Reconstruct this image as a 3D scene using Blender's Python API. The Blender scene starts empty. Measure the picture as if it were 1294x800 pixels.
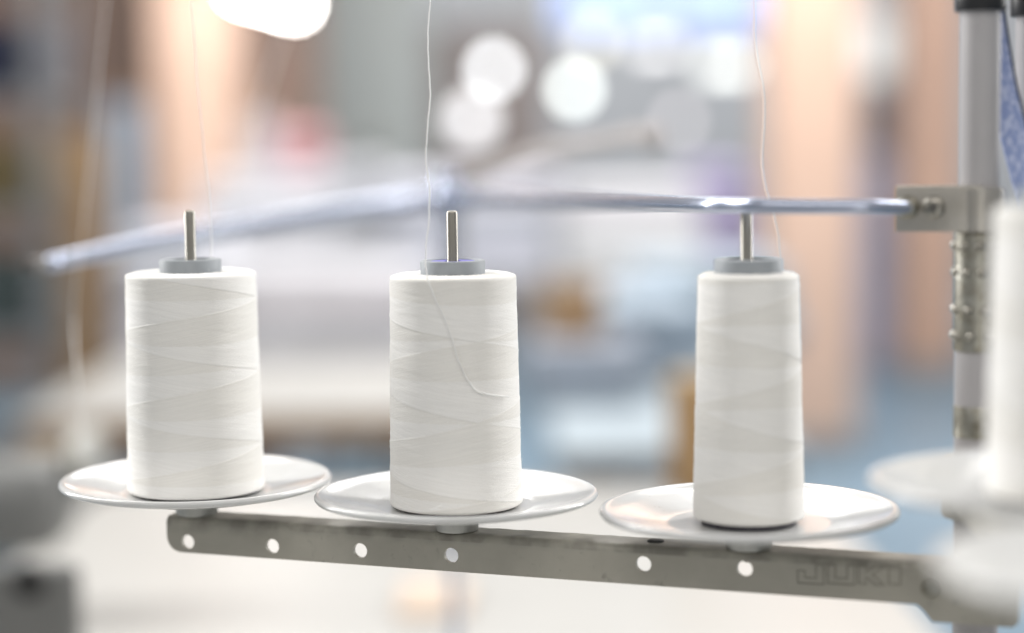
import bpy, bmesh, math, random
from mathutils import Vector, Matrix, geometry

random.seed(7)
R = math.radians
sc = bpy.context.scene
col = sc.collection

# ------------------------------------------------------------------ camera
FOCAL, SENSOR, IW, IH = 70.0, 36.0, 1294.0, 800.0
FPX = FOCAL / SENSOR * IW
CAM = Vector((0, 0, 1.25))
cam_d = bpy.data.cameras.new('camera'); cam = bpy.data.objects.new('camera', cam_d); col.objects.link(cam)
MROT = Matrix.Rotation(R(90 - 5.3), 3, 'X') @ Matrix.Rotation(-0.0125, 3, 'Z')
cam.matrix_world = Matrix.Translation(CAM) @ MROT.to_4x4()
cam_d.lens, cam_d.sensor_width, cam_d.sensor_fit = FOCAL, SENSOR, 'HORIZONTAL'
cam_d.clip_start, cam_d.clip_end = 0.02, 200
cam_d.dof.use_dof = True
cam_d.dof.focus_distance = 0.838
cam_d.dof.aperture_fstop = 2.35
cam_d.dof.aperture_blades = 0
sc.camera = cam

# ------------------------------------------------------------------ world, lamps, exposure
w = bpy.data.worlds.new('World'); sc.world = w; w.use_nodes = True
w.node_tree.nodes['Background'].inputs[0].default_value = (0.98, 0.975, 0.97, 1)
w.node_tree.nodes['Background'].inputs[1].default_value = 0.27

def area(name, loc, target, sx, sy, power, color=(1, 1, 1)):
    l = bpy.data.lights.new(name, 'AREA'); l.shape = 'RECTANGLE'; l.size, l.size_y = sx, sy
    l.energy = power; l.color = color
    o = bpy.data.objects.new(name, l); col.objects.link(o); o.location = loc
    o.rotation_euler = (Vector(target) - Vector(loc)).to_track_quat('-Z', 'Y').to_euler()
    return o
area('unseen_area_light', (-1.40, 1.60, 1.95), (-0.05, 0.85, 1.1), 0.16, 1.7, 27, (1, .985, .965))  # unseen side light, set low to brighten the spools' left edges
area('unseen_area_light', (1.40, 1.65, 1.95), (0.0, 0.85, 1.1), 0.16, 1.7, 22, (1, .985, .97))  # its unseen counterpart for the right edges
area('unseen_area_light', (0.0, -0.5, 2.4), (0.0, 0.85, 1.1), 2.6, 0.5, 9, (1, .96, .91))  # front fill, added above the camera to brighten the near sides
area('ceiling_tube_light', (-0.26, 3.6, 2.32), (-0.26, 3.6001, 0), 0.06, 2.2, 3.5, (1, .99, .98))
area('ceiling_tube_light', (0.22, 3.6, 2.32), (0.22, 3.6001, 0), 0.06, 2.2, 3.5, (1, .99, .98))
area('unseen_area_light', (0.2, 3.6, 3.3), (0.1, 4.8, 0.6), 3.0, 1.2, 75, (1, .97, .94))  # unseen light, strengthened to lift the tables behind
area('unseen_area_light', (0.9, 6.3, 3.6), (0.9, 8.6, 1.0), 5.5, 1.5, 200, (1, .97, .95))  # unseen light, moved and tilted back to brighten the pillar fronts
area('unseen_area_light', (0.0, 13.5, 3.8), (0.0, 16.5, 0.8), 12.0, 1.5, 260, (.97, .98, 1))

sc.view_settings.view_transform = 'Standard'; sc.view_settings.look = 'None'
sc.view_settings.exposure = 0.6; sc.view_settings.gamma = 1.0
sc.render.engine = 'CYCLES'
sc.cycles.max_bounces = 6; sc.cycles.use_denoising = True
sc.cycles.sample_clamp_indirect = 6

# ------------------------------------------------------------------ photo pixel -> place
def ray(px, py):
    return MROT @ Vector(((px - IW / 2) / FPX, -(py - IH / 2) / FPX, -1.0))
def at(px, py, d):                 # point at camera depth d
    return CAM + ray(px, py) * d
def on_z(px, py, z):               # point on a horizontal plane
    r = ray(px, py); return CAM + r * ((z - CAM.z) / r.z)
def on_plane(px, py, p0, n):
    r = ray(px, py); return CAM + r * ((p0 - CAM).dot(n) / r.dot(n))

# ------------------------------------------------------------------ materials
def mat(name, c, rough=.5, metal=0., c2=None, nscale=30., stretch=(1, 1, 1), bump=0., bscale=None, spec=.5, coat=0., mixlo=.35, mixhi=.65,
        detail=6., rvar=0., emit=None, sheen=0.):
    m = bpy.data.materials.new(name); m.use_nodes = True
    nt = m.node_tree; N, L = nt.nodes, nt.links
    b = N['Principled BSDF']
    b.inputs['Base Color'].default_value = (*c, 1); b.inputs['Roughness'].default_value = rough
    b.inputs['Metallic'].default_value = metal; b.inputs['Specular IOR Level'].default_value = spec
    b.inputs['Coat Weight'].default_value = coat; b.inputs['Sheen Weight'].default_value = sheen
    tc = N.new('ShaderNodeTexCoord'); mp = N.new('ShaderNodeMapping'); mp.inputs['Scale'].default_value = stretch
    L.new(tc.outputs['Object'], mp.inputs['Vector'])
    if c2 is not None:
        n = N.new('ShaderNodeTexNoise'); n.inputs['Scale'].default_value = nscale; n.inputs['Detail'].default_value = detail
        n.inputs['Roughness'].default_value = .6
        L.new(mp.outputs[0], n.inputs['Vector'])
        mr = N.new('ShaderNodeMapRange'); mr.inputs[1].default_value = mixlo; mr.inputs[2].default_value = mixhi
        L.new(n.outputs[0], mr.inputs[0])
        mx = N.new('ShaderNodeMix'); mx.data_type = 'RGBA'
        mx.inputs['A'].default_value = (*c, 1); mx.inputs['B'].default_value = (*c2, 1)
        L.new(mr.outputs[0], mx.inputs['Factor']); L.new(mx.outputs['Result'], b.inputs['Base Color'])
        if rvar:
            r2 = N.new('ShaderNodeMapRange'); r2.inputs[3].default_value = rough - rvar; r2.inputs[4].default_value = rough + rvar
            L.new(n.outputs[0], r2.inputs[0]); L.new(r2.outputs[0], b.inputs['Roughness'])
    if bump:
        n2 = N.new('ShaderNodeTexNoise'); n2.inputs['Scale'].default_value = bscale or nscale * 3; n2.inputs['Detail'].default_value = 4
        L.new(mp.outputs[0], n2.inputs['Vector'])
        bp = N.new('ShaderNodeBump'); bp.inputs['Strength'].default_value = bump; bp.inputs['Distance'].default_value = .001
        L.new(n2.outputs[0], bp.inputs['Height']); L.new(bp.outputs[0], b.inputs['Normal'])
    if emit:
        b.inputs['Emission Color'].default_value = (*emit[0], 1); b.inputs['Emission Strength'].default_value = emit[1]
    return m

M = {}
def winding_material():
    m = bpy.data.materials.new('wound_thread'); m.use_nodes = True
    nt = m.node_tree; N, L = nt.nodes, nt.links; b = N['Principled BSDF']
    b.inputs['Roughness'].default_value = .62; b.inputs['Specular IOR Level'].default_value = .25
    b.inputs['Sheen Weight'].default_value = .12; b.inputs['Sheen Roughness'].default_value = .5
    b.inputs['Subsurface Weight'].default_value = .12; b.inputs['Subsurface Radius'].default_value = (.004, .0038, .0034)
    b.inputs['Subsurface Scale'].default_value = .5
    at_ = N.new('ShaderNodeAttribute'); at_.attribute_name = 'layer'
    mx = N.new('ShaderNodeMix'); mx.data_type = 'RGBA'
    mx.inputs['A'].default_value = (.87, .86, .835, 1); mx.inputs['B'].default_value = (.825, .81, .772, 1)  # two tones paint in how each thread direction catches the light
    L.new(at_.outputs['Fac'], mx.inputs['Factor'])
    uv = N.new('ShaderNodeUVMap')
    sx = N.new('ShaderNodeSeparateXYZ'); L.new(uv.outputs[0], sx.inputs[0])
    def mth(op, a, b_):
        q = N.new('ShaderNodeMath'); q.operation = op
        for k, x in enumerate((a, b_)):
            if isinstance(x, (int, float)): q.inputs[k].default_value = x
            else: L.new(x, q.inputs[k])
        return q.outputs[0]
    sgn = mth('MULTIPLY_ADD', at_.outputs['Fac'], -2.0); sgn.node.inputs[2].default_value = 1.0
    shear = mth('ADD', sx.outputs['Y'], mth('MULTIPLY', sgn, sx.outputs['X']))
    cb = N.new('ShaderNodeCombineXYZ'); L.new(mth('MULTIPLY', sx.outputs['X'], 5.0), cb.inputs[0]); L.new(mth('MULTIPLY', shear, 58.0), cb.inputs[1])
    n = N.new('ShaderNodeTexNoise'); n.inputs['Scale'].default_value = 1.; n.inputs['Detail'].default_value = 4; n.inputs['Roughness'].default_value = .75
    L.new(cb.outputs[0], n.inputs['Vector'])
    mr = N.new('ShaderNodeMapRange'); mr.inputs[1].default_value = .25; mr.inputs[2].default_value = .75
    mr.inputs[3].default_value = .925; mr.inputs[4].default_value = 1.045; L.new(n.outputs[0], mr.inputs[0])
    mul = N.new('ShaderNodeMix'); mul.data_type = 'RGBA'; mul.blend_type = 'MULTIPLY'; mul.inputs['Factor'].default_value = 1
    L.new(mx.outputs['Result'], mul.inputs['A']); L.new(mr.outputs[0], mul.inputs['B'])
    L.new(mul.outputs['Result'], b.inputs['Base Color'])
    bp = N.new('ShaderNodeBump'); bp.inputs['Strength'].default_value = .5; bp.inputs['Distance'].default_value = .0003
    L.new(n.outputs[0], bp.inputs['Height']); L.new(bp.outputs[0], b.inputs['Normal'])
    return m
M['winding'] = winding_material()
M['thread'] = mat('thread', (.86, .86, .85), .6, spec=.3)
M['fuzz'] = mat('thread_fuzz', (.9, .9, .89), .7)
M['collar'] = mat('grey_plastic', (.32, .345, .365), .55, c2=(.295, .32, .345), nscale=60, bump=.08)
M['violet'] = mat('violet_plastic', (.10, .09, .50), .4)
M['core'] = mat('core_card', (.085, .045, .05), .6)
M['core_dark'] = mat('core_card_dark', (.06, .055, .075), .6)
M['plate'] = mat('white_enamel', (.64, .645, .645), .16, c2=(.60, .602, .59), nscale=60, rvar=.09, coat=.1, bump=.03, bscale=25)
def specks(m, colr, scale, lo, hi, amt):
    nt = m.node_tree; N, L = nt.nodes, nt.links; b = N['Principled BSDF']; src = b.inputs['Base Color'].links[0].from_socket
    tc = N.new('ShaderNodeTexCoord'); n = N.new('ShaderNodeTexNoise'); n.inputs['Scale'].default_value = scale; n.inputs['Detail'].default_value = 3
    L.new(tc.outputs['Object'], n.inputs['Vector'])
    r = N.new('ShaderNodeMapRange'); r.inputs[1].default_value = lo; r.inputs[2].default_value = hi; r.inputs[4].default_value = amt; L.new(n.outputs[0], r.inputs[0])
    mx = N.new('ShaderNodeMix'); mx.data_type = 'RGBA'; mx.inputs['B'].default_value = (*colr, 1)
    L.new(r.outputs[0], mx.inputs['Factor']); L.new(src, mx.inputs['A']); L.new(mx.outputs['Result'], b.inputs['Base Color'])
specks(M['plate'], (.25, .23, .20), 420, .70, .76, .8)
specks(M['collar'], (.62, .63, .64), 300, .66, .74, .6)
M['hub'] = mat('cast_hub', (.50, .50, .475), .42, metal=.25, c2=(.40, .40, .375), nscale=120, bump=.15)
M['steel'] = mat('bright_steel', (.36, .345, .31), .33, metal=1, c2=(.25, .235, .20), nscale=70, stretch=(1, 1, .25), rvar=.1, mixlo=.45, mixhi=.75)
M['chrome'] = mat('chromed_rod', (.47, .51, .62), .25, metal=.85, c2=(.40, .44, .55), nscale=40, rvar=.05)
M['zinc'] = mat('zinc_plate', (.55, .53, .49), .34, metal=1, c2=(.44, .415, .37), nscale=45, bump=.1, rvar=.08)
M['oldzinc'] = mat('dull_zinc', (.46, .45, .40), .38, metal=1, c2=(.28, .26, .21), nscale=160, bump=.3, rvar=.1)
M['pole'] = mat('grey_pole_paint', (.44, .425, .43), .45, c2=(.40, .385, .39), nscale=20, bump=.06, rvar=.05)
M['iron0'] = mat('dull_end_cap', (.13, .125, .12), .5)
M['black'] = mat('black_plastic', (.014, .014, .016), .4, c2=(.022, .022, .024), nscale=80)
M['hole'] = mat('recess_shade', (.03, .03, .03), .7)  # near-black colour stands in for the shade inside recesses

def arm_material():
    m = mat('grey_hammered_paint', (.46, .44, .38), .48, metal=.12, c2=(.38, .362, .31), nscale=22, bump=.14, bscale=420, rvar=.08)
    nt = m.node_tree; N, L = nt.nodes, nt.links; b = N['Principled BSDF']
    src = b.inputs['Base Color'].links[0].from_socket
    tc = N.new('ShaderNodeTexCoord')
    # grime: specks and smears over the paint
    n = N.new('ShaderNodeTexNoise'); n.inputs['Scale'].default_value = 260; n.inputs['Detail'].default_value = 5
    L.new(tc.outputs['Object'], n.inputs['Vector'])
    n2 = N.new('ShaderNodeTexNoise'); n2.inputs['Scale'].default_value = 38; n2.inputs['Detail'].default_value = 4
    L.new(tc.outputs['Object'], n2.inputs['Vector'])
    r1 = N.new('ShaderNodeMapRange'); r1.inputs[1].default_value = .60; r1.inputs[2].default_value = .70; L.new(n.outputs[0], r1.inputs[0])
    r2 = N.new('ShaderNodeMapRange'); r2.inputs[1].default_value = .50; r2.inputs[2].default_value = .66; L.new(n2.outputs[0], r2.inputs[0])
    mu = N.new('ShaderNodeMath'); mu.operation = 'MULTIPLY'; L.new(r1.outputs[0], mu.inputs[0]); L.new(r2.outputs[0], mu.inputs[1])
    # worn dirt line along the folded edge (mesh attribute)
    ga = N.new('ShaderNodeAttribute'); ga.attribute_name = 'grime'
    n3 = N.new('ShaderNodeTexNoise'); n3.inputs['Scale'].default_value = 90; n3.inputs['Detail'].default_value = 5
    L.new(tc.outputs['Object'], n3.inputs['Vector'])
    r3 = N.new('ShaderNodeMapRange'); r3.inputs[1].default_value = .38; r3.inputs[2].default_value = .62; L.new(n3.outputs[0], r3.inputs[0])
    m3 = N.new('ShaderNodeMath'); m3.operation = 'MULTIPLY'; L.new(ga.outputs['Fac'], m3.inputs[0]); L.new(r3.outputs[0], m3.inputs[1])
    mxx = N.new('ShaderNodeMath'); mxx.operation = 'MAXIMUM'; L.new(mu.outputs[0], mxx.inputs[0]); L.new(m3.outputs[0], mxx.inputs[1])
    mx = N.new('ShaderNodeMix'); mx.data_type = 'RGBA'; mx.inputs['B'].default_value = (.045, .04, .034, 1)
    sc_ = N.new('ShaderNodeMath'); sc_.operation = 'MULTIPLY'; sc_.inputs[1].default_value = .42; L.new(mxx.outputs[0], sc_.inputs[0])
    L.new(sc_.outputs[0], mx.inputs['Factor']); L.new(src, mx.inputs['A']); L.new(mx.outputs['Result'], b.inputs['Base Color'])
    return m
M['arm'] = arm_material()
M['letter'] = mat('letter_relief_shade', (.20, .19, .157), .5)  # darker than the arm's paint, to draw the letters' relief shade

# ------------------------------------------------------------------ mesh helpers
def finish(name, bm, m, parent=None, smooth=True, angle=35, loc=None):
    bmesh.ops.recalc_face_normals(bm, faces=bm.faces[:])
    me = bpy.data.meshes.new(name); bm.to_mesh(me); bm.free()
    if smooth:
        me.polygons.foreach_set('use_smooth', [True] * len(me.polygons)); me.set_sharp_from_angle(angle=R(angle))
    me.materials.append(m)
    o = bpy.data.objects.new(name, me); col.objects.link(o)
    if parent: o.parent = parent
    if loc is not None: o.location = loc
    return o
def tag(o, label, cat, group=None):
    o['label'] = label; o['category'] = cat
    if group: o['group'] = group
    return o
def empty(name, loc, label=None, cat=None, group=None, rz=0):
    o = bpy.data.objects.new(name, None); o.empty_display_size = .02; col.objects.link(o)
    o.location = loc; o.rotation_euler = (0, 0, rz)
    if label: tag(o, label, cat, group)
    return o
def structure(o):
    o['kind'] = 'structure'; return o

def lathe(bm, prof, seg=64, M4=Matrix.Identity(4), cap=False):
    rings = []
    for r, z in prof:
        if r < 1e-7: rings.append([bm.verts.new(M4 @ Vector((0, 0, z)))])
        else: rings.append([bm.verts.new(M4 @ Vector((r * math.cos(2 * math.pi * i / seg), r * math.sin(2 * math.pi * i / seg), z))) for i in range(seg)])
    for a, b in zip(rings, rings[1:]):
        for i in range(seg):
            j = (i + 1) % seg
            if len(a) == 1 and len(b) == 1: continue
            if len(a) == 1: bm.faces.new((a[0], b[i], b[j]))
            elif len(b) == 1: bm.faces.new((a[i], a[j], b[0]))
            else: bm.faces.new((a[i], a[j], b[j], b[i]))
    if cap:
        for rg in (rings[0], rings[-1]):
            if len(rg) > 2: bm.faces.new(rg)

def frame_z(p, axis):
    return Matrix.Translation(p) @ Vector(axis).to_track_quat('Z', 'Y').to_matrix().to_4x4()

def cyl(bm, p0, p1, r, seg=24, bev=0.0, r1=None):
    p0, p1 = Vector(p0), Vector(p1); h = (p1 - p0).length; r1 = r if r1 is None else r1
    if bev: prof = [(0, 0), (r - bev, 0), (r - bev * .3, bev * .3), (r, bev), (r1, h - bev), (r1 - bev * .3, h - bev * .3), (r1 - bev, h), (0, h)]
    else: prof = [(0, 0), (r, 0), (r1, h), (0, h)]
    lathe(bm, prof, seg, frame_z(p0, p1 - p0))

def tube(bm, pts, rad, seg=8, closed=False):
    pts = [Vector(p) for p in pts]; n = len(pts); rings = []; prev = None
    for i, p in enumerate(pts):
        a = pts[i - 1] if (i or closed) else p; b = pts[(i + 1) % n] if (i < n - 1 or closed) else p
        t = (b - a).normalized()
        if prev is None: u = t.orthogonal().normalized()
        else: u = (prev - t * prev.dot(t)).normalized()
        prev = u; v = t.cross(u)
        r = rad[i] if isinstance(rad, (list, tuple)) else rad
        rings.append([bm.verts.new(p + (u * math.cos(2 * math.pi * k / seg) + v * math.sin(2 * math.pi * k / seg)) * r) for k in range(seg)])
    for i in range(n if closed else n - 1):
        a, b = rings[i], rings[(i + 1) % n]
        for k in range(seg):
            j = (k + 1) % seg; bm.faces.new((a[k], a[j], b[j], b[k]))
    if not closed:
        bm.faces.new(rings[0]); bm.faces.new(rings[-1])

def spline(pts, per=10):
    P = [Vector(p) for p in pts]; out = []
    for i in range(len(P) - 1):
        p0, p1, p2, p3 = P[max(i - 1, 0)], P[i], P[i + 1], P[min(i + 2, len(P) - 1)]
        for k in range(per):
            t = k / per
            out.append(.5 * ((2 * p1) + (p2 - p0) * t + (2 * p0 - 5 * p1 + 4 * p2 - p3) * t * t + (3 * p1 - p0 - 3 * p2 + p3) * t ** 3))
    out.append(P[-1]); return out

def box(bm, lo, hi, bev=0.0, M4=Matrix.Identity(4), seg=2):
    lo, hi = Vector(lo), Vector(hi); c = (lo + hi) / 2; s = hi - lo
    r = bmesh.ops.create_cube(bm, size=1, matrix=Matrix.Translation(c) @ Matrix.Diagonal((*s, 1)))
    if bev:
        es = list({e for v in r['verts'] for e in v.link_edges})
        rr = bmesh.ops.bevel(bm, geom=es, offset=bev, segments=seg, affect='EDGES', profile=.6)
        vs = list({v for f in rr['faces'] for v in f.verts} | {v for v in r['verts'] if v.is_valid})
    else: vs = r['verts']
    if M4 != Matrix.Identity(4): bmesh.ops.transform(bm, matrix=M4, verts=vs)

def plate_holes(bm, outer, holes, F, thick):
    """flat plate with real holes: outline (u,v) -> F(u,v,w), w from 0 to thick"""
    loops = [outer] + holes
    flat = [p for l in loops for p in l]
    tris = geometry.tessellate_polygon([[Vector((p[0], p[1], 0)) for p in l] for l in loops])
    fr = [bm.verts.new(F(u, v, 0)) for u, v in flat]; bk = [bm.verts.new(F(u, v, thick)) for u, v in flat]
    for t in tris:
        for vs in (fr, bk):
            try: bm.faces.new([vs[k] for k in t])
            except ValueError: pass
    i0 = 0
    for l in loops:
        n = len(l)
        for k in range(n):
            a, b = i0 + k, i0 + (k + 1) % n
            bm.faces.new((fr[a], fr[b], bk[b], bk[a]))
        i0 += n

# ------------------------------------------------------------------ setting
M['floor'] = mat('blue_epoxy_floor', (.185, .275, .35), .35, c2=(.155, .24, .315), nscale=1.2, bump=.05)
M['wall'] = mat('hall_wall_paint', (.42, .42, .42), .7, c2=(.36, .36, .37), nscale=.8)
bm = bmesh.new()
bmesh.ops.create_grid(bm, x_segments=8, y_segments=12, size=.5, matrix=Matrix.Translation((0, 11, 0)) @ Matrix.Diagonal((26, 26, 1, 1)))
structure(finish('floor', bm, M['floor'], smooth=False))
bm = bmesh.new(); box(bm, (-12, 18, 0), (12, 18.2, 5.5), .01)
structure(finish('back_wall', bm, M['wall']))

# ------------------------------------------------------------------ the thread stand
dl, dm, dr = .887, .850, .800
PL, PM, PR = at(248, 604, dl), at(577, 619, dm), at(946, 632, dr)
ZRIM = PM.z
for p in (PL, PM, PR): p.z = ZRIM
ax = (PR - PL); ax.z = 0; ax.normalize()                 # along the arm, towards the pole
PM = PL + ax * ((PM - PL).dot(ax) + .0021)
back = Vector((-ax.y, ax.x, 0))                           # away from the camera
ZFL = at(580, 667, dm).z                                  # top of the arm's flange
front0 = PL - back * .0085; front0.z = ZFL                # origin on the front face
U = lambda px, py: (lambda p: ((p - front0).dot(ax), p.z - ZFL))(on_plane(px, py, front0, back))
FA = lambda u, v, w: front0 + ax * u + Vector((0, 0, v)) + back * w

stand = empty('thread_stand', (0, 0, 0), 'grey metal thread stand with white plates, pins and bent chrome rod', 'thread stand')

# mounting arm: folded sheet with tapering front face
uL, _ = U(211, 680); _, vb0 = U(245, 699); ub1, vb1 = U(1158, 764); uS, vS = U(1178, 786); uR, vR = U(1287, 788)
hole_px = [(237, 685), (344, 690.5), (455, 696), (570, 702), (813, 713), (941, 719)]
rc = .007
outer = [(uL, -.0030), (uL, vb0 + rc)]
outer += [(uL + rc - rc * math.cos(a), vb0 + rc - rc * math.sin(a)) for a in [R(k) for k in (15, 30, 45, 60, 75, 90)]]
outer += [(ub1, vb1)]
outer += [(ub1 + (uS - ub1) * t, vb1 + (vS - vb1) * (t ** 1.4 * .75 + t * .25)) for t in (.25, .5, .75)]
outer += [(uS, vS), (uR - .002, vS), (uR, vS + .002), (uR, -.0030)]
# subdivide the long straight edges so that the paint attribute has vertices
holes = []
hr = .00325
for px, py in hole_px:
    u, v = U(px, py); holes.append([(u + hr * math.cos(2 * math.pi * k / 28), v + hr * math.sin(2 * math.pi * k / 28)) for k in range(28)])
bm = bmesh.new()
plate_holes(bm, outer, holes, FA, .0022)
# folded edge and top flange as an extruded profile (w, v)
prof = [(0, -.003)]
prof += [(.003 - .003 * math.cos(R(a)), -.003 + .003 * math.sin(R(a))) for a in (18, 36, 54, 72, 90)]
prof += [(.008, 0.0), (.0165, 0.0), (.0165, -.0022), (.004, -.0022), (.0026, -.0028), (.0022, -.0036)]
nu = 90; rings = []
rnd = random.Random(3)
for i in range(nu + 1):
    u = uL + (uR - uL) * i / nu
    c = .004 if i in (0, nu) else 0
    rings.append([bm.verts.new(FA(u, v + (rnd.uniform(-.00012, .00012) if v > -.001 else 0), w_ - (c if w_ > .016 else 0))) for w_, v in prof])
npf = len(prof)
for a, b in zip(rings, rings[1:]):
    for k in range(npf):
        j = (k + 1) % npf; bm.faces.new((a[k], a[j], b[j], b[k]))
bm.faces.new(rings[0]); bm.faces.new(rings[-1])
gl = bm.verts.layers.float.new('grime')
for v in bm.verts:
    h = v.co.z - ZFL; wv = (v.co - front0).dot(back)
    v[gl] = 1.0 if (-.0032 < h < .0002 and wv < .0055) else (.55 if h > -.0005 else 0.0)
arm = finish('mounting_arm', bm, M['arm'], stand, angle=40)

# dark disc painted as the shade in a small flange hole, rivet, small lump at the pole end
u_, _v = U(820, 684)
bm = bmesh.new(); lathe(bm, [(0, .0004), (.0030, .0004), (.0034, .0002), (.0036, -.0004)], 24, Matrix.Translation(FA(u_, 0.0002, .010)))
finish('flange_hole_shade', bm, M['hole'], arm)
u_, v_ = U(1176, 744)
bm = bmesh.new(); lathe(bm, [(0, .0014), (.0012, .0014), (.0014, .0009), (.0019, .0009), (.0021, .0016), (.0030, .0014), (.0036, .0006), (.0037, -.0004)], 28, frame_z(FA(u_, v_, 0), -back))
finish('rivet', bm, M['oldzinc'], arm)
# stamped lettering: raised outlines, darker colour paints in the relief's edge shade
GL = {'J': [(0, 0), (1, 0), (1, 1), (.70, 1), (.70, .30), (.28, .30), (.28, .66), (0, .66)],
      'U': [(0, 0), (1, 0), (1, 1), (.72, 1), (.72, .30), (.28, .30), (.28, 1), (0, 1)],
      'K': [(0, 0), (.28, 0), (.28, .36), (.66, 0), (1, 0), (.52, .5), (1, 1), (.66, 1), (.28, .64), (.28, 1), (0, 1)],
      'I': [(0, 0), (1, 0), (1, 1), (0, 1)]}
for ch, x0, x1 in (('J', 1008, 1041), ('U', 1046, 1080), ('K', 1085, 1118), ('I', 1123, 1138)):
    u0, vt = U(x0, 712.5); u0, vb = U(x0, 736); u1, _v = U(x1, 713)
    yo = (x0 - 1008) * .012
    vt0 = U(x0, 712.5 + yo)[1]; vb0_ = U(x0, 736.5 + yo)[1]
    bm = bmesh.new()
    tube(bm, [FA(u0 + (u1 - u0) * a, vb0_ + (vt0 - vb0_) * b_, -.00003) for a, b_ in GL[ch]], .00027, 6, True)
    finish('stamped_letter', bm, M['letter'], arm)

# plates on hubs with pins
def dish():
    bm = bmesh.new()
    prof = [(0, -.0056), (.032, -.0056), (.0335, -.0054), (.0365, -.0046), (.0500, -.0016), (.0555, -.0001), (.0572, .0007), (.0585, .0009), (.0595, .0005), (.0600, -.0003),
            (.0600, -.0011), (.0594, -.0018), (.0578, -.0023), (.0520, -.0036), (.0440, -.0054), (.0330, -.0073), (.0200, -.0077), (0, -.0077)]
    lathe(bm, prof, 160)
    return bm
dish_mesh = None
ZPIN = at(567, 264, dm).z
def make_plate(p, zbase, pin_top, tilt=(0, 0)):
    global dish_mesh
    if dish_mesh is None:
        o = finish('spool_plate', dish(), M['plate'], stand, angle=50); dish_mesh = o.data
    else:
        o = bpy.data.objects.new('spool_plate', dish_mesh); col.objects.link(o); o.parent = stand
    o.location = p; o.rotation_euler = (tilt[0], tilt[1], random.random() * 6)
    hz = zbase - p.z
    bm = bmesh.new(); lathe(bm, [(0, -.007), (.0095, -.007), (.0093, hz + .001), (.0089, hz + .0002), (0, hz + .0002)], 40)
    h = finish('hub', bm, M['hub'], stand, loc=p); h.parent = o; h.location = (0, 0, 0)
    bm = bmesh.new(); top = pin_top - p.z
    lathe(bm, [(0, -.006), (.00235, -.006), (.00235, top - .0012), (.0021, top - .0005), (.0014, top - .0001), (0, top)], 24)
    s = finish('pin', bm, M['steel'], o)
    bm = bmesh.new(); lathe(bm, [(0, hz - .0055), (.0021, hz - .0055), (.0021, hz - .0035), (.0042, hz - .0035), (.0042, hz - .0021), (0, hz - .0021)], 6 * 4)
    finish('pin_bolt', bm, M['oldzinc'], o)
    return o
PT = {}
for nm, p in (('l', PL), ('m', PM), ('r', PR)):
    PT[nm] = make_plate(p, ZFL, ZPIN, {'l': (.0, -.012), 'm': (0, 0), 'r': (.004, .004)}[nm])

# pole
DP = .772
pole_c = at(1237, 262, DP); pole_c.z = 0
PC = lambda z: Vector((pole_c.x, pole_c.y, z))
Zb1, Zb0 = at(1237, 237, DP).z, at(1237, 292, DP).z       # clamp bracket
Zs0 = at(1226, 446, DP).z
TABLE_Z = .80
rp = 25 * DP / FPX
bm = bmesh.new(); cyl(bm, PC(TABLE_Z + .002), PC(Zs0 + .002), .0088, 32); finish('lower_tube', bm, M['pole'], stand)
bm = bmesh.new(); cyl(bm, PC(Zb0 - .004), PC(1.52), rp, 40, .0006); finish('upper_tube', bm, M['pole'], stand)
bm = bmesh.new(); lathe(bm, [(0, 0), (.03, 0), (.03, .004), (.028, .006), (.015, .007), (.014, .02), (.0092, .021), (0, .021)], 40, Matrix.Translation(PC(TABLE_Z)))
finish('base_flange', bm, M['arm'], stand)
# dimpled sleeve
bm = bmesh.new()
rs = .0095
lathe(bm, [(rs - .001, Zs0), (rs, Zs0 + .0006), (rs, Zb0 - .001), (rs - .001, Zb0)], 40, Matrix.Translation(PC(0)))
slv = finish('dimpled_sleeve', bm, M['oldzinc'], stand)
zr = [at(1226, y, DP).z for y in (310, 344, 392, 425)]
bm = bmesh.new()
for k, z in enumerate(zr):
    for i in range(9):
        a = 2 * math.pi * i / 9 + .35 + .12 * k
        d = Vector((math.cos(a), math.sin(a), 0))
        lathe(bm, [(.0021, -.0004), (.0018, .0006), (.0011, .0013), (0, .0016)], 12, frame_z(PC(z) + d * rs, d))
finish('dimples', bm, M['steel'], slv)
bm = bmesh.new(); cyl(bm, PC(at(1226, 556, DP).z), PC(at(1226, 515, DP).z), .0092, 32, .0004); finish('worn_band', bm, M['oldzinc'], stand)

# clamp bracket: flat plate, folded over the top, wrapped round the pole
n_c = -Vector((ray(1180, 262).x, ray(1180, 262).y, 0)).normalized()      # facing the camera
n_c = (n_c + Vector((-.10, 0, 0))).normalized(); bx = Vector((-n_c.y, n_c.x, 0))   # to the right
if bx.x < 0: bx = -bx
bo = PC(0) + n_c * (rp + .0012); bo.z = Zb0
FB = lambda u, v, w: bo + bx * u + Vector((0, 0, v)) - n_c * w
hB = Zb1 - Zb0
UB = lambda px, py: (lambda p: ((p - bo).dot(bx), p.z - Zb0))(on_plane(px, py, bo, n_c))
uB0 = UB(1131, 265)[0]
bm = bmesh.new()
box(bm, (uB0, 0, 0), (.004, hB, .0016), .0003)
box(bm, (uB0 + .0002, hB - .0004, .0004), (.002, hB + .0010, .0075), .0003)
for v in bm.verts: v.co = FB(*v.co)
arc = []
for a in range(-80, 191, 15):
    arc.append((a, rp + .0004))
ang0 = math.atan2(n_c.y, n_c.x)
ringv = []
for a, r_ in arc:
    an = ang0 + R(a)
    d = Vector((math.cos(an), math.sin(an), 0))
    ringv.append([bm.verts.new(PC(z) + d * rr) for z, rr in ((Zb0 + .0002, r_), (Zb1 - .0002, r_), (Zb1 - .0002, r_ + .0016), (Zb0 + .0002, r_ + .0016))])
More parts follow.
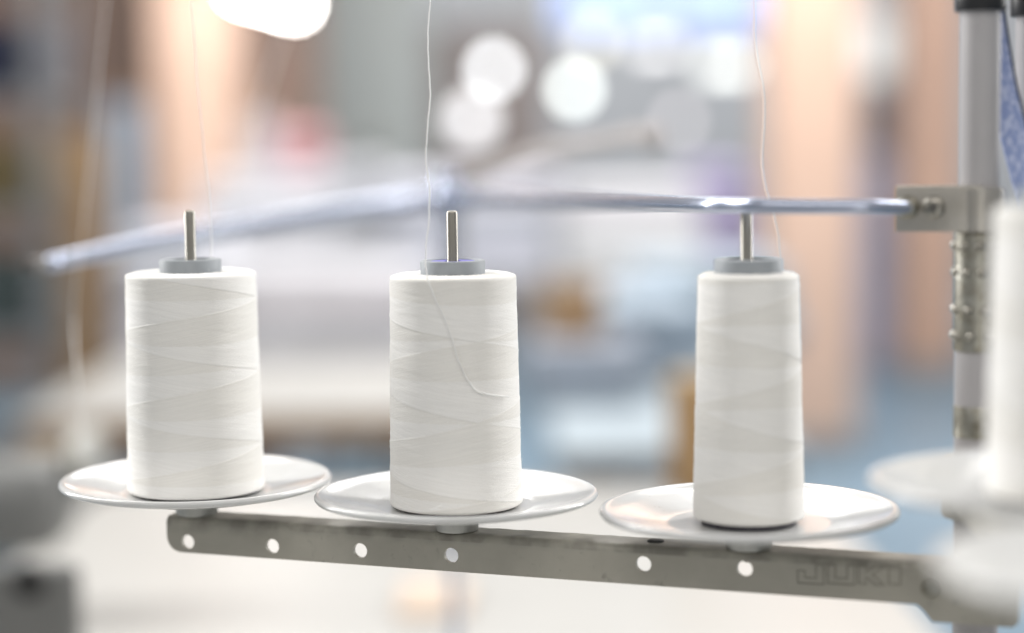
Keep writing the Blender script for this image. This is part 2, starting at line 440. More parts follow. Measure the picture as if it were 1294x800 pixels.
for a, b in zip(ringv, ringv[1:]):
    for k in range(4): bm.faces.new((a[k], a[(k + 1) % 4], b[(k + 1) % 4], b[k]))
bm.faces.new(ringv[0]); bm.faces.new(ringv[-1])
brk = finish('clamp_bracket', bm, M['zinc'], stand, angle=30)
uu, vv = UB(1180, 262)
bm = bmesh.new(); lathe(bm, [(.0044, -.0004), (.0045, .0006), (.0043, .0018), (.0036, .0026), (.0022, .0030), (0, .0031)], 32, frame_z(FB(uu, vv, 0), n_c))
scr = finish('screw', bm, M['steel'], brk)
bm = bmesh.new()
F4 = frame_z(FB(uu, vv, -.0029), n_c)
for k in (0, 1):
    box(bm, (-.0024, -.00042, -.0004), (.0024, .00042, .00036), .0001, F4 @ Matrix.Rotation(R(25 + 90 * k), 4, 'Z'), 1)
finish('cross_slot', bm, M['hole'], scr)
uu, vv = UB(1147, 262)
bm = bmesh.new(); lathe(bm, [(.0046, -.0003), (.0046, .0009), (.0038, .0018), (.0034, .0052), (.0028, .0058), (0, .0058)], 28, frame_z(FB(uu, vv, 0), n_c))
finish('rod_nut', bm, M['oldzinc'], brk)

# bent chrome rod
r0 = FB(uu, vv, -.004)
kinks = [r0, at(1090, 261.5, .757), at(1010, 261, .762), at(935, 260, .774), at(850, 257.5, .835), at(700, 253, 1.13), at(610, 249, 1.44), at(565, 249, 1.52), at(520, 254, 1.52),
         at(430, 267, 1.45), at(300, 288, 1.32), at(170, 310, 1.20), at(54, 334, 1.10)]
pts = spline(kinks, 8)
rk_ = [.0028, .0029, .0030, .0031, .0036, .0054, .0070, .0078, .0078, .0076, .0070, .0056, .0044]
bm = bmesh.new(); tube(bm, pts, [rk_[k_ // 8] + (rk_[min(12, k_ // 8 + 1)] - rk_[k_ // 8]) * (k_ % 8) / 8 for k_ in range(len(pts))], 16)
rod = finish('bent_rod', bm, M['chrome'], stand)
dirn = (at(32, 338, 1.085) - at(54, 334, 1.10)).normalized()
bm = bmesh.new(); cyl(bm, at(54, 334, 1.10) - dirn * .001, at(54, 334, 1.10) + dirn * .0125, .0046, 20, .0008)
finish('rod_end_cap', bm, M['iron0'], rod)
bm = bmesh.new(); e0 = at(54, 334, 1.10) - dirn * .014; cyl(bm, e0, e0 + dirn * .007, .0052, 20, .0006)
finish('rod_ferrule', bm, M['chrome'], rod)
bm = bmesh.new(); kk = at(566, 249, 1.52)
lathe(bm, [(0, -.016), (.008, -.016), (.0095, -.013), (.0095, .014), (.0075, .018), (0, .018)], 24, Matrix.Translation(kk))
finish('rod_joint', bm, M['chrome'], rod)
# the joint's own upright to the table
bm = bmesh.new(); cyl(bm, Vector((kk.x, kk.y, TABLE_Z + .002)), Vector((kk.x, kk.y, kk.z)), .004, 16); finish('rod_post', bm, M['chrome'], stand)

# black clamp and second tube at the top
p2 = PC(0) + bx * (62 * DP / FPX) - n_c * .030
bm = bmesh.new(); cyl(bm, Vector((p2.x, p2.y, Zb1 - .002)), Vector((p2.x, p2.y, 1.52)), rp * .98, 32, .0006); finish('upper_tube', bm, M['pole'], stand)
zc0, zc1 = at(1237, 16, DP).z, at(1237, -26, DP).z
bm = bmesh.new()
lathe(bm, [(rp + .0002, zc0), (rp + .0018, zc0), (rp + .0022, zc0 + .0006), (rp + .0022, zc1 - .0006), (rp + .0018, zc1), (rp + .0002, zc1)], 40, Matrix.Translation(PC(0)) @ Matrix.Translation((0, 0, 0)))
lathe(bm, [(rp + .0002, zc0 - .001), (rp + .0018, zc0 - .001), (rp + .0022, zc0 - .0004), (rp + .0022, zc1 - .0006), (rp + .0018, zc1), (rp + .0002, zc1)], 40, Matrix.Translation((p2.x, p2.y, 0)))
finish('black_clamp', bm, M['black'], stand)

# second arm towards the camera with two more plates
P1 = at(1335, 606, .645); dir2 = Vector((P1.x - pole_c.x, P1.y - pole_c.y, 0)).normalized()
P2 = P1 + dir2 * .126
zf2 = P1.z - .0165
s2 = Vector((-dir2.y, dir2.x, 0))
F2 = lambda u, v, w: Vector((pole_c.x, pole_c.y, zf2)) + dir2 * u + s2 * w + Vector((0, 0, v))
L2 = (P2 - PC(P2.z)).length + .014
bm = bmesh.new()
def b2(lo, hi, bev):
    n0 = len(bm.verts); box(bm, lo, hi, bev)
b2((.006, -.0085, -.0022), (L2, .0085, 0), .0006); b2((.006, -.0107, -.018), (L2, -.0085, -.0004), .0006)
bm.verts.ensure_lookup_table()
for v in bm.verts: v.co = F2(v.co.x, v.co.z, v.co.y)
lathe(bm, [(.0089, zf2 - .022), (.0130, zf2 - .022), (.0135, zf2 - .021), (.0135, zf2 + .001), (.0130, zf2 + .002), (.0089, zf2 + .002)], 28, Matrix.Translation(PC(0)))
arm2 = finish('side_arm', bm, M['arm'], stand, angle=30)
for k in (-1, 1):
    bm = bmesh.new(); pz = PC(zf2 - .010) + Vector((k * .0045 - .002, 0, 0)); nn = Vector((-.25 + .4 * k, -1, 0)).normalized()
    lathe(bm, [(0, .0195), (.0028, .0195), (.0032, .0180), (.0032, .012)], 6, frame_z(pz, nn)); finish('clamp_bolt', bm, M['black'], arm2)
make_plate(P1, zf2, P1.z + .118); make_plate(P2, zf2, P1.z + .118)

# ------------------------------------------------------------------ thread spools
TB = -.0056 + .0009                        # thread starts just above the dish floor
def winding(r_bot, r_top, h, pitch, ph, seed, seg=256, nz=420):
    rng = random.Random(seed); bm = bmesh.new(); uvl = bm.loops.layers.uv.new('UVMap'); lay = bm.verts.layers.float.new('layer')
    rings = []; uvs = []
    rows = [(.0, -.0028, .0)]
    saw = lambda x: x - math.floor(x)
    zs = [h * i / nz for i in range(nz + 1)]
    sub = [(rng.uniform(-.5, .5), rng.random()) for _ in range(4)]
    nv = int(h / pitch) + 4
    sa = [rng.uniform(.35, 1.) for _ in range(40)]; sb = [rng.uniform(.35, 1.) for _ in range(40)]
    wob = [(rng.uniform(1, 3), rng.random() * 6.28, rng.uniform(.006, .02)) for _ in range(4)]
    phase2 = [rng.random() * 6.28 for _ in range(4)]
    prof = []
    for z in zs:
        t = z / h; r = r_bot + (r_top - r_bot) * t
        e = .0014
        if z > h - e: r -= e * (1 - math.sqrt(max(0, 1 - ((z - (h - e)) / e) ** 2))) * .8
        e2 = .0014
        if z < e2: r -= e2 * (1 - math.sqrt(max(0, 1 - ((e2 - z) / e2) ** 2)))
        prof.append((r, z))
    topr = prof[-1][0]
    for k in range(1, 9):
        rr = topr + (.0120 - topr) * k / 8; prof.append((rr, h + .0006 * math.sin(math.pi * k / 8) + .0002))
    for r, z in prof:
        ring = []; v = z / pitch
        for i in range(seg):
            th = 2 * math.pi * i / seg + math.pi / 2; u = i / seg
            wa = sum(m_ * math.sin(f_ * v + p_ + 6.28 * u) for f_, p_, m_ in wob[:2]); wb = sum(m_ * math.sin(f_ * v + p_ - 6.28 * u) for f_, p_, m_ in wob[2:])
            xa, xb = v - u + ph[0] + wa, v + u + ph[1] + wb
            a, b = saw(xa), saw(xb)
            ka = sa[int(math.floor(xa)) % 40] * (.7 + .3 * math.sin(6.28 * u + phase2[0] + v)); kb = sb[int(math.floor(xb)) % 40] * (.7 + .3 * math.sin(6.28 * u + phase2[1] - v))
            ha, hb = .35 + (a - .35) * (.4 + .6 * ka), .35 + (1 - b - .35) * (.4 + .6 * kb)
            a2, b2_ = saw(v * 1.0 - u + ph[0] + .37), saw(v + u + ph[1] + .55)
            edge = min(1, z / .003) * min(1, max(0, (h - z)) / .004)
            hh = max(ha, hb) * .00034 + max(a2, 1 - b2_) * .00005
            hh += 0.000018 * math.sin(6.28 * (v * 7 - u * 2 + sub[0][1])) + .000012 * math.sin(6.28 * (v * 11 + u * 3 + sub[1][1]))
            top = max(ha, hb); q_ = a if ha > hb else 1 - b
            kk_ = ka if ha > hb else kb
            if q_ > .982: hh += .00010 * kk_
            elif q_ < .02: hh -= .00006
            rr = r + (hh - .0003) * edge + rng.gauss(0, .00002) + .00010 * math.sin(5 * th + 190 * z + sub[2][1] * 6) * math.sin(3 * th - 310 * z + sub[3][1] * 6)
            vert = bm.verts.new((rr * math.cos(th), rr * math.sin(th), z + (rng.gauss(0, .00012) if z > h else 0)))
            l1 = 1.0 if ha > hb else 0.0
            vert[lay] = l1
            ring.append(vert)
        rings.append(ring); uvs.append(v)
    for k in range(len(rings) - 1):
        for i in range(seg):
            j = (i + 1) % seg
            f = bm.faces.new((rings[k][i], rings[k][j], rings[k + 1][j], rings[k + 1][i]))
            for lp, (uu, vv_) in zip(f.loops, ((i / seg, uvs[k]), ((i + 1) / seg, uvs[k]), ((i + 1) / seg, uvs[k + 1]), (i / seg, uvs[k + 1]))):
                lp[uvl].uv = (uu, vv_)
    bm.faces.new(rings[0])
    return bm

def make_spool(p, r_bot, r_top, h, label, ph, seed, core_mat, lift=0.0, fuzzn=800, violet=True, tiltv=(0, 0), core_r=None):
    s = empty('thread_spool', p + Vector((0, 0, TB + lift)), label, 'thread spool', 'spools on the stand')
    s.rotation_euler = (*tiltv, 0)
    th = finish('wound_thread', winding(r_bot, r_top, h, .0325, ph, seed), M['winding'], s, angle=80)
    core_r = core_r or r_bot * .90
    bm = bmesh.new(); lathe(bm, [(.004, -.0008 - lift), (core_r - .0006, -.0008 - lift), (core_r, -.0006 - lift), (core_r, .0006), (.004, .0006)], 64)
    finish('core_foot', bm, core_mat, s)
    hc = .0062
    bm = bmesh.new()
    lathe(bm, [(.0131, h - .004), (.0135, h - .003), (.01365, h + hc - .0007), (.0134, h + hc - .0002), (.0129, h + hc), (.0112, h + hc), (.0108, h + hc - .0005), (.0106, h + hc - .0016), (.0060, h + hc - .0020), (.0052, h + hc - .0008), (.0034, h + hc - .0008), (.0034, h - .004)], 72)
    cl = finish('cone_tip', bm, M['collar'], s, angle=40)
    if violet:
        bm = bmesh.new(); lathe(bm, [(.0036, h + hc - .0004), (.0062, h + hc - .0003), (.0092, h + hc - .0004), (.0098, h + hc - .0016), (.0036, h + hc - .0018)], 48)
        finish('bushing', bm, M['violet'], cl)
    rng = random.Random(seed + 50); bm = bmesh.new()
    for k in range(fuzzn):
        a = rng.random() * 6.283; z = rng.random() * h * 1.0; rim = rng.random() < .16
        r = r_bot + (r_top - r_bot) * z / h
        if rim: z = h + .0002; r = rng.uniform(.0145, r_top - .001)
        d = Vector((math.cos(a), math.sin(a), 0)); tdir = Vector((-d.y, d.x, 0)); q = d * r + Vector((0, 0, z))
        l = rng.uniform(.0004, .0016); out = rng.uniform(.2, 1.0)
        pts_ = []
        for t in (0, .5, 1):
            if rim: pts_.append(q + Vector((0, 0, 1)) * (l * .7 * t) + tdir * l * t * t * rng.uniform(-.8, .8))
            else: pts_.append(q + d * (l * out * (t - .4 * t * t)) + tdir * (l * t * rng.uniform(-1, 1)) + Vector((0, 0, l * t * rng.uniform(-.6, .6))))
        tube(bm, pts_, [.000032, .000028, .000012], 3)
    fz = finish('thread_fuzz', bm, M['fuzz'], s); fz['kind'] = 'stuff'
    return s

def strand(spool, world_pts, rad=.00026, per=10, wob=.00012, seed=1, m='thread'):
    rng = random.Random(seed); sp = spline(world_pts, per); inv = Matrix.Translation(-spool.location) if spool else Matrix.Identity(4)
    pts_ = []
    for i, q in enumerate(sp):
        k = math.sin(i * 1.7 + seed) * .5 + math.sin(i * .61 + 2 * seed)
        pts_.append(inv @ (q + Vector((k * wob, rng.uniform(-1, 1) * wob * .3, 0))))
    bm = bmesh.new(); tube(bm, pts_, rad, 6)
    return finish('loose_thread', bm, M[m], spool)

ZT = lambda py, d: at(577, py, d).z
hM = at(572, 346.5, dm).z - (PM.z + TB)
SL = make_spool(PL, .0302, .0286, hM, 'wide white spool by the open end of the arm, pin standing tall above it', (.10, .62), 11, M['core_dark'], violet=False, tiltv=(0, 0))
SM = make_spool(PM, .0281, .0266, hM + .0008, 'wide white spool with a loose thread lying down its side', (.39, .26), 22, M['core'])
hR_ = at(942, 344.5, dr).z - (PR.z + TB)
SR = make_spool(PR, .0224, .0201, hR_ - .0014, 'narrow white spool next to the stamped letters, on a raised dark foot', (.85, .33), 33, M['core_dark'], lift=.0014, violet=False, core_r=.0190)
S1 = make_spool(P1, .0226, .0208, at(1330, 262, .645).z - P1.z - TB, 'narrow white spool in front of the upright pole on the side arm', (.2, .7), 44, M['core_dark'], violet=False)

# thread running up from each spool
def surf(px, py, S, p, rb, rt, h, off=.0004):      # point on the winding under a pixel
    r_ = ray(px, py); lo = None
    o = CAM - S.location
    best = None
    for k in range(2000):
        d = .6 + k * .0002; q = o + r_ * d; t = max(0, min(1, q.z / h)); rr = rb + (rt - rb) * t + off
        if q.x ** 2 + q.y ** 2 <= rr * rr: best = q; break
    return (best + S.location) if best else None
dmf = dm - .0405
mid_pts = [at(546, -40, dmf + .02), at(543, 10, dmf + .018), at(540.5, 60, dmf + .014), at(543.5, 110, dmf + .01), at(541, 155, dmf + .006), at(538, 195, dmf + .004), at(542.5, 240, dmf + .002),
           at(542, 275, dmf), at(538.5, 310, dmf), at(538, 331, dmf + .001), at(539, 345, dmf + .0015)]
for px, py in ((545, 365), (556, 390), (568, 418), (576, 445), (583, 465), (592, 482), (603, 494), (622, 499), (643, 501.5)):
    q = surf(px, py, SM, PM, .0281, .0266, hM, .0009)
    if q: mid_pts.append(q)
strand(SM, mid_pts, .00026, 8, .00012, 2)
strand(SR, [at(952, -40, dr - .006), at(953.5, 20, dr - .008), at(955, 65, dr - .008), at(963, 105, dr - .008), at(966, 145, dr - .008), at(963, 190, dr - .008), at(965, 225, dr - .008), at(973, 255, dr - .008), at(981, 285, dr - .008), at(984, 308, dr - .008), at(985, 326, dr - .008), at(984, 343, dr - .0085)], .00026, 8, .0001, 5)
strand(SL, [at(239, -40, dl + .012), at(244, 30, dl + .012), at(250, 110, dl + .012), at(258, 190, dl + .012), at(264, 250, dl + .012), at(267, 300, dl + .012), at(266, 340, dl + .010)], .00027, 8, .00008, 7)
# short cut end on the middle plate
qe = on_z(545, 645, PM.z - .0015)
strand(SM, [qe, qe + Vector((.002, 0, .0012)), qe + Vector((.0045, .0005, .0018))], .00022, 5, .00005, 9)
strand(SM, [qe + Vector((-.001, 0, .0002)), qe + Vector((.0015, 0, .0006)), qe + Vector((.0035, -.0005, .0003))], .0002, 5, .00005, 10)

def free_thread(pts, label, rad=.0004):
    bm = bmesh.new(); base = Vector(pts[-1])
    tube(bm, [q - base for q in spline(pts, 8)], rad, 6)
    o = finish('taut_thread', bm, M['thread'], None, loc=base); return tag(o, label, 'thread', 'taut threads')
free_thread([at(140, -60, 1.12), at(120, 140, 1.12), at(104, 300, 1.12), at(94, 400, 1.14), at(104, 540, 1.18), on_z(116, 640, TABLE_Z + .001)], 'white thread running down behind the capped end of the chrome rod', .00036)
free_thread([at(372, 0, 1.5), at(330, 130, 1.5), at(285, 280, 1.5), at(268, 380, 1.5)], 'faint white thread slanting behind the pin of the wide end spool', .0006)

# blue strap beside the pole
M['strap'] = mat('blue_webbing', (.26, .33, .58), .6, c2=(.50, .56, .76), nscale=420, stretch=(1, 1, .6), bump=.5, bscale=600, mixlo=.45, mixhi=.6)
M['edge'] = mat('strap_edge', (.05, .06, .09), .6)
bm = bmesh.new()
ds = DP + .006
cl_ = spline([at(1258, 4, ds), at(1263, 60, ds), at(1270, 120, ds), at(1284, 180, ds), at(1299, 240, ds), at(1310, 300, ds + .01)], 8)
rows = []
for i, q in enumerate(cl_):
    wd = (9 + 9 * min(1, i / 18)) * ds / FPX
    dv = Vector((1, .12, .1)).normalized()
    rows.append([bm.verts.new(q + dv * (wd * s_) + Vector((0, .0012 * t_ + .001 * (1 - s_ * s_), 0))) for s_, t_ in ((-1, 0), (-.5, 0), (0, 0), (.5, 0), (1, 0), (1, 1), (.5, 1), (0, 1), (-.5, 1), (-1, 1))])
for a, b in zip(rows, rows[1:]):
    for k in range(10): bm.faces.new((a[k], a[(k + 1) % 10], b[(k + 1) % 10], b[k]))
bm.faces.new(rows[0]); bm.faces.new(rows[-1])
st = empty('strap', (0, 0, 0), 'blue woven webbing strap with dark edge hanging beside the upright pole', 'strap')
finish('webbing', bm, M['strap'], st)
bm = bmesh.new(); tube(bm, [a[4].copy() if False else Vector(q) for q, a in [(cl_[i] + Vector((1, .12, .1)).normalized() * ((9.6 + 9 * min(1, i / 18)) * ds / FPX), None) for i in range(len(cl_))]], .0005, 6)
finish('edge_cord', bm, M['edge'], st)

# ------------------------------------------------------------------ the white work table under the stand
M['laminate'] = mat('white_laminate', (.46, .455, .435), .38, c2=(.43, .425, .405), nscale=6)
M['wood'] = mat('plywood_edge', (.36, .22, .11), .55, c2=(.28, .165, .08), nscale=18, stretch=(1, 1, 8))
M['iron'] = mat('grey_iron', (.20, .205, .21), .5, c2=(.17, .175, .18), nscale=10)
def round_poly(pts, rad, n=8):
    out = []
    m_ = len(pts)
    for i, p in enumerate(pts):
        p = Vector(p); a = Vector(pts[i - 1]); b = Vector(pts[(i + 1) % m_]); r_ = rad[i]
        if r_ <= 0: out.append(p); continue
        d0, d1 = (a - p).normalized(), (b - p).normalized()
        s0, s1 = p + d0 * r_, p + d1 * r_
        for k in range(n + 1):
            t = k / n; out.append(s0.lerp(p, t).lerp(p.lerp(s1, t), t))
    return out
def slab(bm, poly, z0, z1):
    lo = [bm.verts.new((p[0], p[1], z0)) for p in poly]; hi = [bm.verts.new((p[0], p[1], z1)) for p in poly]
    bm.faces.new(lo); bm.faces.new(hi)
    for i in range(len(poly)):
        j = (i + 1) % len(poly); bm.faces.new((lo[i], lo[j], hi[j], hi[i]))
def table(label, x0, x1, y0, y1, z, rad, top_m, edge_m, th=.035, group=None, legs=True):
    t = empty('work_table', ((x0 + x1) / 2, (y0 + y1) / 2, 0), label, 'table', group)
    ox, oy = t.location.x, t.location.y
    poly = [(a - ox, b - oy) for a, b in (tuple(p) for p in round_poly([(x0, y0), (x1, y0), (x1, y1), (x0, y1)], rad))]
    bm = bmesh.new(); slab(bm, poly, z - th, z - .004); e = finish('table_edge', bm, edge_m, t, angle=30)
    bm = bmesh.new(); slab(bm, [(p[0] * .999, p[1] * .999) for p in poly], z - .004, z); finish('table_top', bm, top_m, t, angle=30)
    if legs:
        for sx in (-1, 1):
            for sy in (-1, 1):
                lx, ly = sx * ((x1 - x0) / 2 - .09), sy * ((y1 - y0) / 2 - .09)
                bm = bmesh.new(); box(bm, (lx - .025, ly - .025, .012), (lx + .025, ly + .025, z - th), .004); lathe(bm, [(0, 0), (.035, 0), (.035, .008), (.02, .012), (0, .012)], 16, Matrix.Translation((lx, ly, 0)))
                finish('leg', bm, M['iron'], t)
    return t
table('long white sewing table that carries the thread stand', -.53, .375, .30, 2.52, TABLE_Z, (.05, .1, .34, .06), M['laminate'], M['wood'])

# ------------------------------------------------------------------ things behind, out of focus
def softbox(bm, lo, hi, rng, amp, bev, M4=Matrix.Identity(4)):
    n0 = set(bm.verts); box(bm, lo, hi, bev, Matrix.Identity(4), 3)
    vs = [v for v in bm.verts if v not in n0]
    for v in vs: v.co += Vector((rng.uniform(-amp, amp), rng.uniform(-amp, amp), rng.uniform(-amp, amp) * .4))
    bmesh.ops.transform(bm, matrix=M4, verts=vs)
MC = {}
def cloth(c, k=.82):
    key = tuple(c)
    if key not in MC: MC[key] = mat('cloth', c, .85, c2=tuple(x * k for x in c), nscale=9, bump=.3, bscale=160, sheen=.2)
    return MC[key]
def px_w(d, n): return n * d / FPX
def pile(name, label, cx, cy, z0, z1, wd, dp, c, cat='fabric', layers=5, seed=1, group='folded fabric piles'):
    rng = random.Random(seed); t = empty(name, (cx, cy, z0), label, cat, group); h = (z1 - z0) / layers
    for k in range(layers):
        bm = bmesh.new(); s = rng.uniform(.9, 1.04); ox, oy = rng.uniform(-.02, .02) * wd, rng.uniform(-.02, .02) * dp
        softbox(bm, (-wd / 2 * s + ox, -dp / 2 * s + oy, k * h), (wd / 2 * s + ox, dp / 2 * s + oy, (k + 1) * h * .995), rng, h * .06, h * .38)
        cc = tuple(max(0, min(1, x * rng.uniform(.95, 1.03))) for x in c) if k % 2 else c
        finish('folded_cloth', bm, cloth(tuple(round(x, 3) for x in cc)), t, angle=60)
    return t
def carton(label, cx, cy, z0, z1, wd, dp, c, rz=0., seed=1):
    rng = random.Random(seed); t = empty('carton', (cx, cy, z0), label, 'carton', 'cartons', rz); h = z1 - z0
    m_ = mat('cardboard', c, .8, c2=tuple(x * .8 for x in c), nscale=6, bump=.1)
    bm = bmesh.new(); box(bm, (-wd / 2, -dp / 2, 0), (wd / 2, dp / 2, h), .004); finish('carton_body', bm, m_, t)
    for s in (-1, 1):
        bm = bmesh.new(); box(bm, (-wd / 2, min(0, s * dp / 2), h + .001), (wd / 2, max(0, s * dp / 2) - .002, h + .006), .001, Matrix.Rotation(s * .05, 4, 'X')); finish('flap', bm, m_, t)
    bm = bmesh.new(); box(bm, (-wd / 2 - .001, -.03, h * .72), (wd / 2 + .001, .03, h + .009), .001); finish('tape', bm, mat('packing_tape', (.45, .34, .2), .3), t)
    return t

M['peach'] = mat('peach_paint', (.60, .42, .325), .6, c2=(.55, .38, .29), nscale=1.6, bump=.1)
M['peach2'] = mat('brown_peach_paint', (.46, .30, .225), .6, c2=(.40, .26, .195), nscale=1.6, bump=.1)
M['brown'] = mat('brown_paint', (.20, .13, .098), .6, c2=(.15, .10, .078), nscale=1.6, bump=.1)
def pillar(label, px0, px1, d, m, z1=4.5):
    a, b = at(px0, 166, d), at(px1, 166, d); wd = b.x - a.x; cx = (a.x + b.x) / 2; cy = (a.y + b.y) / 2 + wd / 2
    t = empty('pillar', (cx, cy, 0), label, 'pillar', 'painted pillars')
    bm = bmesh.new(); box(bm, (-wd / 2, -wd / 2, 0), (wd / 2, wd / 2, z1), .015); finish('shaft', bm, m, t)
    bm = bmesh.new(); box(bm, (-wd / 2 - .012, -wd / 2 - .012, 0), (wd / 2 + .012, wd / 2 + .012, .10), .008); finish('skirting', bm, M['iron'], t)
    return t
pillar('broad peach painted pillar beside the narrow spool', 975, 1085, 7.4, M['peach'])
pillar('brownish peach pillar behind the upright pole', 1142, 1222, 9.6, M['peach2'])
pillar('peach column added for the warm lamp flare behind the wide end spool', 195, 300, 8.8, M['peach'])  # added column, its paint stands in for the flare under the lamp

# painted partition at the left
a, b = at(-160, 166, 9.4), at(405, 166, 9.4)
bm = bmesh.new(); box(bm, (a.x, a.y, 0), (b.x, b.y + .12, 3.2), .01)
t = empty('partition', (0, 0, 0), 'brown painted partition wall behind the dark shelf rack', 'partition')
finish('panel', bm, M['brown'], t)
bm = bmesh.new(); box(bm, (a.x, a.y - .015, .0), (b.x, a.y - .003, .12), .004); finish('skirting', bm, M['iron'], t)

# shelf rack with dark goods at the far left
d = 5.6; a, b = at(-150, 166, d), at(62, 166, d)
rk = empty('shelf_rack', ((a.x + b.x) / 2, d, 0), 'dark steel shelf rack against the brown partition', 'shelf'); wd = b.x - a.x
for sx in (-1, 1):
    for sy in (0, .4):
        bm = bmesh.new(); box(bm, (sx * (wd / 2 - .02) - .02, sy - .02, 0), (sx * (wd / 2 - .02) + .02, sy + .02, 1.75), .003); finish('upright', bm, M['iron'], rk)
for z in (.35, .70, 1.05, 1.38, 1.74):
    bm = bmesh.new(); box(bm, (-wd / 2, -.02, z - .03), (wd / 2, .42, z), .004); finish('shelf_board', bm, M['iron'], rk)
cx = rk.location.x
for k, (z, h, c, nm) in enumerate(((1.38, .20, (.015, .02, .05), 'navy folded cloth on the upper shelf of the rack'), (1.05, .20, (.16, .12, .05), 'olive brown folded cloth on the middle shelf of the rack'), (.70, .22, (.05, .07, .07), 'dark green folded cloth on the low shelf of the rack'))):
    pile('fabric_pile', nm, cx + .04, d + .18, z, z + h, wd * .8, .3, c, seed=60 + k, group='dark cloth on the rack')
a = at(92, 230, 5.9); carton('tall amber carton standing on end beside the shelf rack', a.x + .02, a.y, 0, at(92, 170, 5.9).z, .15, .2, (.30, .19, .10), .1, 3)

def roll(label, px, py_top, d, rad, c, z0=0, seed=1):
    a = at(px, py_top, d); t = empty('fabric_roll', (a.x, a.y, z0), label, 'fabric roll', 'standing fabric rolls'); h = a.z - z0
    bm = bmesh.new(); prof = [(0, .01), (rad * .9, .0), (rad, .02)] + [(rad * (1 + .015 * math.sin(k * 2.1 + seed)), .02 + (h - .04) * k / 12) for k in range(1, 12)] + [(rad, h - .02), (rad * .93, h), (.02, h - .003)]
    lathe(bm, prof, 28); finish('rolled_cloth', bm, cloth(c), t)
    bm = bmesh.new(); lathe(bm, [(.016, h - .02), (.02, h - .02), (.02, h + .03), (.016, h + .03)], 16); finish('card_tube', bm, M['wood'], t)
    return t
roll('blue grey fabric roll standing before the added peach column', 152, 130, 7.4, .075, (.22, .27, .33), seed=2)
roll('pale grey fabric roll standing by the grey cabinet', 330, 150, 6.4, .06, (.50, .47, .50), seed=4)

# grey cabinets
def cabinet(label, px0, px1, py_top, d, c, seed=1):
    a, b = at(px0, py_top, d), at(px1, py_top, d); wd = b.x - a.x
    t = empty('cabinet', ((a.x + b.x) / 2, a.y, 0), label, 'cabinet'); h = a.z
    m_ = mat('cabinet_paint', c, .5, c2=tuple(x * .9 for x in c), nscale=3)
    bm = bmesh.new(); box(bm, (-wd / 2, 0, .06), (wd / 2, .5, h), .006); finish('carcass', bm, m_, t)
    for s in (-1, 1):
        x0, x1 = (-wd / 2 + .01, -.004) if s < 0 else (.004, wd / 2 - .01)
        bm = bmesh.new(); box(bm, (x0, -.02, .08), (x1, -.001, h - .02), .004); dr_ = finish('door', bm, m_, t)
        bm = bmesh.new(); box(bm, (s * .04 - .01, -.045, h * .5), (s * .04 + .01, -.021, h * .5 + .14), .004); finish('handle', bm, M['steel'], dr_)
    bm = bmesh.new(); box(bm, (-wd / 2 + .02, .03, 0), (wd / 2 - .02, .47, .06), .004); finish('plinth', bm, M['iron'], t)
    return t
cabinet('tall grey green steel cabinet behind the chrome rod', 395, 535, -60, 11.0, (.40, .43, .42))
cabinet('low brown cabinet beside the tall grey green one', 545, 690, 30, 12.0, (.28, .235, .22))

# far windows / blue board between the pillars
def window(label, px0, py0, px1, py1, d, c, e):
    a, b = at(px0, py1, d), at(px1, py0, d); t = empty('window', (a.x, a.y, a.z), label, 'window', 'lit windows'); wd, h = b.x - a.x, b.z - a.z
    fm = mat('window_frame', (.55, .55, .55), .5); pm = mat('lit_pane', c, .3, emit=(c, e))
    f = .05
    bm = bmesh.new()
    for lo, hi in (((0, 0, 0), (wd, .06, f)), ((0, 0, h - f), (wd, .06, h)), ((0, 0, f), (f, .06, h - f)), ((wd - f, 0, f), (wd, .06, h - f)), ((wd / 2 - f / 2, 0, f), (wd / 2 + f / 2, .06, h - f))): box(bm, lo, hi, .004)
    fr = finish('frame', bm, fm, t)
    for x0, x1 in ((f, wd / 2 - f / 2), (wd / 2 + f / 2, wd - f)):
        bm = bmesh.new(); box(bm, (x0 + .001, .03, f + .001), (x1 - .001, .04, h - f - .001), .001); finish('pane', bm, pm, t)
    return t
window('blue tinted window above the pale light strips', 700, -40, 985, 42, 17.8, (.36, .47, .80), .55)
window('pale window between the two peach pillars', 1082, 20, 1150, 100, 17.6, (.70, .74, .72), .25)

def panel_lamp(label, px0, py0, d0, px1, py1, d1, c, e, h=.06):
    a, b = at(px0, py0, d0), at(px1, py1, d1); b.z = a.z; mid = (a + b) / 2; wd = (b - a).length
    t = empty('hanging_lamp', mid, label, 'lamp', 'hanging tube lamps', math.atan2(b.y - a.y, b.x - a.x))
    bm = bmesh.new(); box(bm, (-wd / 2 - .02, -.05, h), (wd / 2 + .02, .05, h + .04), .01); finish('housing', bm, M['housing'], t)
    bm = bmesh.new(); cyl(bm, (-wd / 2, 0, h / 2), (wd / 2, 0, h / 2), h / 2, 20, .004); finish('tube', bm, mat('lit_tube', (.9, .9, .9), .4, emit=(c, e)), t)
    for s in (-1, 1):
        bm = bmesh.new(); cyl(bm, (s * wd * .45, 0, h + .04), (s * wd * .45, 0, 3.6 - a.z), .004, 8); finish('wire', bm, M['iron'], t)
    return t
M['housing'] = mat('lamp_housing', (.7, .7, .7), .4)
